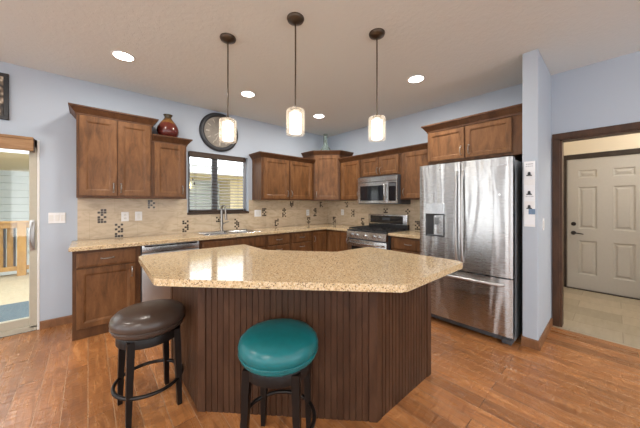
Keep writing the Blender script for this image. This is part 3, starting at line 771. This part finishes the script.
# ------------------------------------------------------------------ island
isl = thing('kitchen_island', 'dark brown beadboard island base under the angled granite top', 'island', (-2.6, -2.3, 0))
IO = Vector((2.6, 2.3, 0))
base = [(-3.27, -1.54), (-3.27, -2.262), (-2.490, -3.066), (-1.82, -3.072), (-1.82, -2.50), (-2.20, -2.48), (-2.64, -1.97), (-2.64, -1.54)]
bp = [(x+2.6, y+2.3) for x, y in base]
IH = .870
bm = B(); prism(bm, bp, .0, IH); link('carcass', bm, 'island_wood', isl)
def beadboard(P, Q, z0, z1, sp_=.038, dep=.005, th_=.010):
    P, Q = Vector(P), Vector(Q); d = (Q-P); L = d.length; d.normalize(); nrm = Vector((d.y, -d.x)) if True else None
    pts = [(0, 0)]; n = int(L/sp_); m = (L-n*sp_)/2
    out = [(0, th_)]
    for k in range(n+1):
        c = m+k*sp_
        if .006 < c < L-.006: out += [(c-.0035, th_), (c-.002, th_-dep), (c+.002, th_-dep), (c+.0035, th_)]
    out += [(L, th_)]
    poly = [(0, 0.0005)] + out + [(L, 0.0005)]
    bm = B(); prism(bm, [tuple(P+d*a_+nrm*b_) for a_, b_ in poly], z0, z1); return bm
# travel so that the right-hand side is outward
faces = [((-3.27, -1.54), (-3.27, -2.262)), ((-3.27, -2.262), (-2.490, -3.066)), ((-2.490, -3.066), (-1.82, -3.072)), ((-1.82, -3.072), (-1.82, -2.50))]
def outward(P, Q):
    return ((Q[0]+2.6, Q[1]+2.3), (P[0]+2.6, P[1]+2.3))
for P, Q in faces:
    A_, B_ = (P[0]+2.6, P[1]+2.3), (Q[0]+2.6, Q[1]+2.3)
    d = Vector(B_)-Vector(A_); r_ = Vector((d.y, -d.x)); mid = (Vector(A_)+Vector(B_))/2
    if r_.dot(mid-Vector((0.05, .05))) < 0: A_, B_ = B_, A_
    link('bead_panel', beadboard(A_, B_, .0, IH-.001), 'island_wood', isl)
def post(P, d1, d2, wd=.042, t_=.014):
    """corner board wrapped around the base corner P along the two face directions"""
    P = Vector((P[0]+2.6, P[1]+2.3)); d1 = Vector(d1).normalized(); d2 = Vector(d2).normalized()
    n1 = Vector((d1.y, -d1.x)); n2 = Vector((d2.y, -d2.x))
    if n1.dot(-d2) < 0: n1 = -n1
    if n2.dot(-d1) < 0: n2 = -n2
    mt = (n1+n2)/(1+n1.dot(n2))*t_
    pts = [P, P+d1*wd, P+d1*wd+n1*t_, P+mt, P+d2*wd+n2*t_, P+d2*wd]
    bm = B(); prism(bm, [tuple(p) for p in pts], 0, IH-.0005); link('corner_post', bm, 'island_wood', isl)
def dr_(a, b): return (b[0]-a[0], b[1]-a[1])
for k in (1, 2, 3, 0):
    post(base[k], dr_(base[k], base[k-1]), dr_(base[k], base[(k+1) % 8]))
def roundpoly(pts, r):
    out = []; n = len(pts)
    for i in range(n):
        p = Vector(pts[i]); a = (Vector(pts[i-1])-p); b = (Vector(pts[(i+1) % n])-p)
        rr = min(r[i], a.length*.4, b.length*.4)
        a.normalize(); b.normalize()
        for k in range(5):
            s = k/4; out.append(tuple((p+a*rr)*(1-s)**2 + p*2*s*(1-s) + (p+b*rr)*s*s))
    return out
top = [(-3.512, -1.505), (-3.535, -2.342), (-2.592, -3.325), (-1.788, -3.325), (-1.785, -2.46), (-2.206, -2.438), (-2.613, -1.945), (-2.610, -1.515)]
bm = B(); prism(bm, [(x+2.6, y+2.3) for x, y in roundpoly(top, [.05, .015, .015, .055, .015, .015, .015, .015])], 0, .040, .007, 3)
it = tag(link('countertop', bm, 'granite'), 'large angled golden granite slab on top of the island', 'countertop'); it.location = (-2.6, -2.3, .8738)

# ------------------------------------------------------------------ stools
def stool(label, loc, rz, leather):
    r = thing('bar_stool', label, 'stool', loc, rz, 'backless counter stools')
    bm = B(); lathe(bm, [(0, .648), (.08, .647), (.145, .641), (.186, .628), (.207, .606), (.213, .580), (.209, .560), (.203, .552), (.206, .545), (.200, .526), (.182, .512), (0, .512)], 48)
    seat = link('seat', bm, leather, r, 3.1)
    bm = B(); n = 48; tube(bm, [(.2075*math.cos(2*PI*k/n), .2075*math.sin(2*PI*k/n), .553) for k in range(n)], .0045, 6, closed=True); link('piping', bm, leather, seat, 3.1)
    bm = B(); lathe(bm, [(0, .511), (.176, .511), (.180, .505), (.180, .455), (.172, .452), (.16, .452), (.16, .49), (0, .49)], 48); link('apron', bm, 'black_leg', r, .6)
    for sx in (-1, 1):
        for sy in (-1, 1):
            bm = B()
            q = [(.124, .020, .503), (.128, .019, .40), (.134, .0165, .20), (.1385, .0135, .02), (.139, .0125, 0)]
            rings = []
            for c, hw_, z in q:
                rings.append([bm.verts.new((sx*c+a_*hw_, sy*c+b_*hw_, z)) for a_, b_ in ((-1, -1), (1, -1), (1, 1), (-1, 1))])
            for A_, B_ in zip(rings, rings[1:]):
                for k in range(4): bm.faces.new((A_[k], A_[(k+1) % 4], B_[(k+1) % 4], B_[k]))
            bm.faces.new(rings[0]); bm.faces.new(rings[-1][::-1]); link('leg', bm, 'black_leg', r)
    bm = B(); tube(bm, [(.192*math.cos(2*PI*k/n), .192*math.sin(2*PI*k/n), .175) for k in range(n)], .011, 10, closed=True); link('foot_ring', bm, 'dark_bronze', r, 3.1)
    return r
stool('round backless stool with dark brown leather seat at the island left end', (-3.503, -1.985, 0), math.radians(4), 'leather_brown')
stool('round backless stool with teal leather seat in front of the island', (-3.036, -2.83, 0), math.radians(-50), 'leather_teal')

# ------------------------------------------------------------------ lights
def pendant(label, x, y):
    r = thing('pendant_lamp', label, 'lamp', (x, y, 1.855), 0, 'pendant lamps over the island')
    h = H-1.855
    bm = B(); lathe(bm, [(0, h), (.064, h), (.066, h-.008), (.060, h-.022), (.03, h-.034), (.012, h-.040), (0, h-.040)], 32); link('canopy', bm, 'bronze', r, .8)
    bm = B(); tube(bm, [(0, 0, .20), (0, 0, h-.035)], .0058, 10); link('rod', bm, 'bronze', r, .8)
    bm = B(); lathe(bm, [(0, .215), (.012, .215), (.014, .205), (.036, .198), (.036, .178), (0, .178)], 24); link('socket_cap', bm, 'bronze', r, .6)
    bm = B(); lathe(bm, [(.030, .168), (.044, .160), (.0445, .016), (.040, .010), (0, .008)], 32); link('inner_shade', bm, 'pendant_glow', r, .8)
    bm = B(); lathe(bm, [(.036, .190), (.062, .190), (.070, .182), (.070, .0), (.0675, .0), (.0675, .180), (.062, .187), (.036, .187)], 32); link('glass_shade', bm, 'shade_glass', r, .6)
pendant('leftmost glass-shaded pendant lamp, hanging in front of the wall clock', -2.921, -1.857)
pendant('middle glass-shaded pendant lamp over the island, highest in the photo', -2.630, -2.427)
pendant('rightmost glass-shaded pendant lamp, hanging over the island nearest the refrigerator', -2.022, -2.732)
def can(label, x, y, power=CAN_W):
    r = thing('ceiling_downlight', label, 'lamp', (x, y, H), 0, 'recessed ceiling lights')
    bm = B(); lathe(bm, [(.078, -.001), (.098, -.001), (.098, -.005), (.088, -.008), (.078, -.004)], 32); link('trim_ring', bm, 'white_plastic', r, .8)
    bm = B(); lathe(bm, [(0, -.004), (.079, -.004), (.079, -.002), (0, -.002)], 32); link('lens', bm, 'can_glow', r)
    ld = bpy.data.lights.new('downlight', 'AREA'); ld.shape = 'DISK'; ld.size = .15; ld.energy = power; ld.color = (1, .95, .88)
    lo = bpy.data.objects.new('downlight', ld); C.objects.link(lo); lo.parent = r; lo.location = (0, 0, -.012)
can('leftmost round recessed ceiling light, above the tall wall cabinet', -3.557, -.922, 8)
can('round recessed ceiling light above the sink, near the wall clock', -2.271, -.906, 8)
can('round recessed ceiling light nearest the room corner and glass vase', -1.030, -.879)
can('round recessed ceiling light above the range and refrigerator side', -1.033, -2.544, 14)
for x, y, pw in ((-5.2, -1.6, 14), (-6.8, -1.6, 14), (-5.2, -3.6, 18), (-6.8, -4.4, 18), (-5.2, -5.6, 16), (-3.4, -5.6, 7), (-1.4, -5.2, 8), (-6.6, -7.0, 10), (-3.4, -7.2, 6), (-1.4, -7.2, 6)):  # unseen downlights added behind the camera to light the kitchen
    can('added unseen recessed light of the open living area, brightening the kitchen', x, y, pw)
hl = thing('hall_ceiling_lamp', 'small flush ceiling lamp in the beige hall beyond the doorway', 'lamp', (1.0, -5.0, H))
bm = B(); lathe(bm, [(0, 0), (.15, 0), (.15, -.02), (.12, -.06), (.06, -.085), (0, -.09)], 24); link('dome', bm, 'can_glow', hl, 1)
ld = bpy.data.lights.new('hall_light', 'POINT'); ld.energy = HALL_W; ld.color = (1, .94, .85); ld.shadow_soft_size = .12
lo = bpy.data.objects.new('hall_light', ld); C.objects.link(lo); lo.parent = hl; lo.location = (0, 0, -.22)

# ------------------------------------------------------------------ wall decor, vases, plates
ck = thing('wall_clock', 'large round dark-rimmed wall clock above the window', 'clock', (-2.300, 0, 2.425))
R = .295
bm = B(); lathe(bm, [(R-.065, .0), (R, .0), (R+.001, .018), (R-.008, .034), (R-.03, .042), (R-.052, .036), (R-.064, .022)], 64, axis='y'); link('rim', bm, 'clock_rim', ck, 3.1)
bm = B(); lathe(bm, [(0, .0), (R-.06, .0), (R-.06, .018), (0, .02)], 64, axis='y'); link('face', bm, 'clock_face', ck, .8)
bm = B()
for k in range(12):
    mm = Matrix.Rotation(k*PI/6, 4, 'Y')
    wdt = .005 if k % 3 else .009
    box(bm, -wdt, wdt, -.0225, -.0185, .155, .205, 0, mm)
link('hour_marks', bm, 'brass_mark', ck)
for ang, L, nm in ((math.radians(232), .10, 'hour_hand'), (math.radians(206), .155, 'minute_hand')):
    bm = B(); box(bm, -.006, .006, -.028, -.024, -.02, L, 0, Matrix.Rotation(ang, 4, 'Y')); link(nm, bm, 'brass_mark', ck)
bm = B(); lathe(bm, [(0, 0), (.058, 0), (.085, .015), (.120, .065), (.128, .11), (.118, .165), (.090, .215), (.060, .255), (.042, .280), (.040, .295), (.052, .318), (.056, .325), (.046, .325), (.034, .298), (.036, .28), (0, .27)], 48)
vz = tag(link('vase', bm, 'vase_glaze', None, 3.1), 'rounded dark red glazed vase standing on the short wall cabinet', 'vase'); vz.location = (-3.03, -.17, 2.1605)
bm = B(); n = 48
prof = [(0, 0), (.085, 0), (.100, .02), (.098, .06), (.080, .10), (.048, .14), (.038, .18), (.034, .28), (.040, .37), (.036, .37), (.030, .28), (.034, .18), (.043, .143), (.075, .10), (.092, .06), (.08, .01), (0, .008)]
rings = []
for r_, z in prof:
    if r_ == 0: rings.append([bm.verts.new((0, 0, z))]); continue
    rings.append([bm.verts.new((r_*(1+.05*math.cos(12*2*PI*k/n))*math.cos(2*PI*k/n), r_*(1+.05*math.cos(12*2*PI*k/n))*math.sin(2*PI*k/n), z)) for k in range(n)])
for a, b in zip(rings, rings[1:]):
    for k in range(n):
        u = []
        for v in (a[k % len(a)], a[(k+1) % len(a)], b[(k+1) % len(b)], b[k % len(b)]):
            if v not in u: u.append(v)
        bm.faces.new(u)
gv = tag(link('glass_vase', bm, 'vase_glass', None, 3.1), 'tall green fluted glass vase on top of the corner cabinet', 'vase'); gv.location = (-.38, -.33, 2.3005)

pf = thing('picture_frame', 'dark framed carved panel hung above the patio door', 'picture', (-4.402, 0, 2.165))
Wp, Hp = .46, .458
bm = B()
for a, b, c, d2 in ((-Wp, 0, 0, .035), (-Wp, 0, Hp-.035, Hp), (-Wp, -Wp+.035, .035, Hp-.035), (-.035, 0, .035, Hp-.035)): box(bm, a, b, -.028, 0, c, d2, .003)
link('frame', bm, 'black_plastic', pf)
bm = B(); box(bm, -Wp+.03, -.03, -.018, -.002, .03, Hp-.03); link('panel', bm, 'relief', pf)

def plate(label, loc, rz, wd, kinds, name='wall_outlet', cat='outlet'):
    r = thing(name, label, cat, loc, rz)
    bm = B(); box(bm, -wd/2, wd/2, -.006, 0, -.058, .058, .003); link('plate', bm, 'white_plastic', r)
    n = len(kinds)
    for k, kd in enumerate(kinds):
        x = (k-(n-1)/2)*.046
        if kd == 's':
            bm = B(); panel(bm, x-.016, x+.016, -.033, .033, -.006, [(0, 0), (0, .003), (.003, .005)]); link('rocker', bm, 'white_trim', r)
        else:
            for zz in (-.02, .02):
                bm = B(); lathe(bm, [(0, 0), (.016, 0), (.0155, .002), (0, .0025)], 16, (x, -.006, zz), 'y'); so = link('socket', bm, 'white_trim', r)
                bm = B(); box(bm, x-.007, x-.005, -.009, -.008, zz-.004, zz+.005); box(bm, x+.005, x+.007, -.009, -.008, zz-.004, zz+.005); link('slot', bm, 'ink', so)
y = -th
plate('white outlet plate left of the switch plate under the tall wall cabinet', (-3.467, y, 1.17), 0, .076, 'o')
plate('white single switch plate right of the outlet under the tall wall cabinet', (-3.328, y, 1.172), 0, .076, 's', 'light_switch', 'switch')
plate('white double switch plate on the backsplash right of the window', (-1.652, y, 1.168), 0, .125, 'ss', 'light_switch', 'switch')
plate('white outlet plate on the backsplash left of the room corner', (-.56, y, 1.155), 0, .076, 'o')
plate('white outlet plate on the right wall backsplash beneath the narrow cabinet', (y, -.43, 1.16), R2, .076, 'o')
plate('white triple light switch on the wall beside the patio door', (-4.062, 0, 1.175), 0, .135, 'sss', 'light_switch', 'switch')
plate('white light switch on the partition side facing the doorway', (-.51, YS, 1.13), 0, .076, 's', 'light_switch', 'switch')

og = thing('note_rack', 'white strip of three note cards with black clips on the partition end', 'rack', (XS, (-3.465-3.553)/2-.004, 1.117), R2)
bm = B(); box(bm, -.041, .041, -.006, 0, 0, .605, .001); link('backing', bm, 'white_plastic', og)
for k, z in enumerate((.435, .235, .02)):
    bm = B(); box(bm, -.038, .038, -.0085, -.0055, z, z+.15+(.0 if k else .01)); cd_ = link('card', bm, 'white_paper', og)
    bm = B(); zt = z+.05 if k == 0 else z+.095 if k == 1 else z+.13
    zt = (.435+.035, .235+.06, .02+.145)[k]
    prof = [(-.021, zt), (.021, zt), (.018, zt+.008), (.009, zt+.013), (.010, zt+.027), (.005, zt+.036), (-.005, zt+.036), (-.010, zt+.027), (-.009, zt+.013), (-.018, zt+.008)]
    f0 = [bm.verts.new((a_, -.009, b_)) for a_, b_ in prof]; f1 = [bm.verts.new((a_, -.022, b_)) for a_, b_ in prof]
    bm.faces.new(f0); bm.faces.new(f1[::-1])
    for q in range(len(prof)): bm.faces.new((f0[q], f0[(q+1) % len(prof)], f1[(q+1) % len(prof)], f1[q]))
    link('clip', bm, 'ink', og)
bm = B(); box(bm, -.005, .043, -.014, -.0085, .115, .165); link('blue_note', bm, 'blue_card', og)
bm = B()
for z, xs_ in ((.580, (-.024, -.012, 0, .010, .020)), (.560, (-.026, -.012, .002, .016))):
    for x in xs_: box(bm, x, x+.008, -.0092, -.0084, z-.005, z+.004)
for x in (-.026, -.014, 0, .012, .022): box(bm, x, x+.008, -.0092, -.0084, .275, .283)
link('lettering', bm, 'grey_ink', og)

# ------------------------------------------------------------------ outdoors
bm = B(); box(bm, -16, 14, T, 30, -.80, -.75); struct('ground', bm, 'gravel')
DZ = -.15
bm = B()
for k in range(30): box(bm, -9.5, -3.3, T+.005+k*.141, T+.14+k*.141, DZ-.03, DZ)
struct('deck', bm, 'deck_board')
bm = B(); box(bm, -6.6, -3.9, .45, 1.85, DZ, DZ+.012, .004); tag(link('deck_mat', bm, 'mat_blue'), 'blue grey outdoor mat lying on the deck outside the patio door', 'mat')
rl = thing('deck_railing', 'cedar deck railing with dark strips between its pickets outside the patio door', 'railing', (-6.5, 4.1, DZ))
bm = B(); box(bm, -3, 3.1, -.075, .075, 1.085, 1.126, .004); link('top_rail', bm, 'cedar', rl)
bm = B(); box(bm, -3, 3.1, -.022, .022, .98, 1.085, .003); link('side_rail', bm, 'cedar', rl)
bm = B(); box(bm, -3, 3.1, -.022, .022, .11, .20, .003); link('bottom_rail', bm, 'cedar', rl)
for x in (-1.2, .25, 1.665, 3.03):
    bm = B(); box(bm, x-.062, x+.062, -.062, .062, 0, 1.085, .004); link('post', bm, 'cedar', rl)
k = -16
while k < 12:
    x = 1.566+k*.132; k += 1
    if any(abs(x-q) < .085 for q in (-1.2, .25, 1.665, 3.03)): continue
    bm = B(); box(bm, x-.014, x+.014, -.012, .012, .19, .99); link('dark_strip', bm, 'black_plastic', rl)  # dark strips standing in the gaps between the pickets
    if any(abs(x+.066-q) < .10 for q in (-1.2, .25, 1.665, 3.03)): continue
    bm = B(); box(bm, x+.022, x+.110, .024, .046, .11, 1.08, .003); link('picket', bm, 'cedar', rl)
nh = thing('neighbor_house', 'white lap-sided neighbouring house seen through the window and patio door', 'house', (-1.0, 7.5, -.75))
bm = B()
for k in range(17):
    z = k*.205
    q = [(0, z), (-.034, z+.022), (-.010, z+.205), (0, z+.205)]
    v0 = [bm.verts.new((-11, y_, z_)) for y_, z_ in q]; v1 = [bm.verts.new((7, y_, z_)) for y_, z_ in q]
    for j in range(4): bm.faces.new((v0[j], v0[(j+1) % 4], v1[(j+1) % 4], v1[j]))
link('siding', bm, 'siding', nh)
bm = B(); box(bm, -11, 7, 0, 6, 0, 3.4); link('walls', bm, 'siding', nh)
bm = B(); box(bm, -3.2, 7.3, -3.3, -.02, 3.03, 3.07); box(bm, -11.3, -3.2, -4.3, -.02, 3.03, 3.07); link('soffit', bm, 'soffit', nh)
bm = B(); box(bm, -3.2, 7.3, -3.33, -3.30, 3.0, 3.22); box(bm, -11.3, -3.17, -4.33, -4.30, 3.0, 3.22); box(bm, -3.2, -3.17, -4.30, -3.33, 3.0, 3.22); link('fascia', bm, 'white_trim', nh)
bm = B(); vs2 = [[bm.verts.new((x, y_, z_)) for y_, z_ in ((-3.4, 3.22), (2.5, 3.6), (7.2, 3.26))] for x in (-11.4, 7.4)]
bm.faces.new(vs2[0]); bm.faces.new(vs2[1][::-1])
for j in range(3): bm.faces.new((vs2[0][j], vs2[0][(j+1) % 3], vs2[1][(j+1) % 3], vs2[1][j]))
box(bm, -11.4, -3.1, -4.4, -3.35, 3.22, 3.26); link('roof', bm, 'roof_shingle', nh)
bm = B(); box(bm, 1.5, 3.6, -1.2, -.02, 0, 3.02); link('entry_wall', bm, 'house_trim', nh)
bm = B(); lathe(bm, [(0, 0), (.05, 0), (.07, .05), (.07, .2), (.05, .24), (0, .25)], 14, (.25, -.14, 2.70)); link('porch_lamp', bm, 'porch_glow', nh, .8)
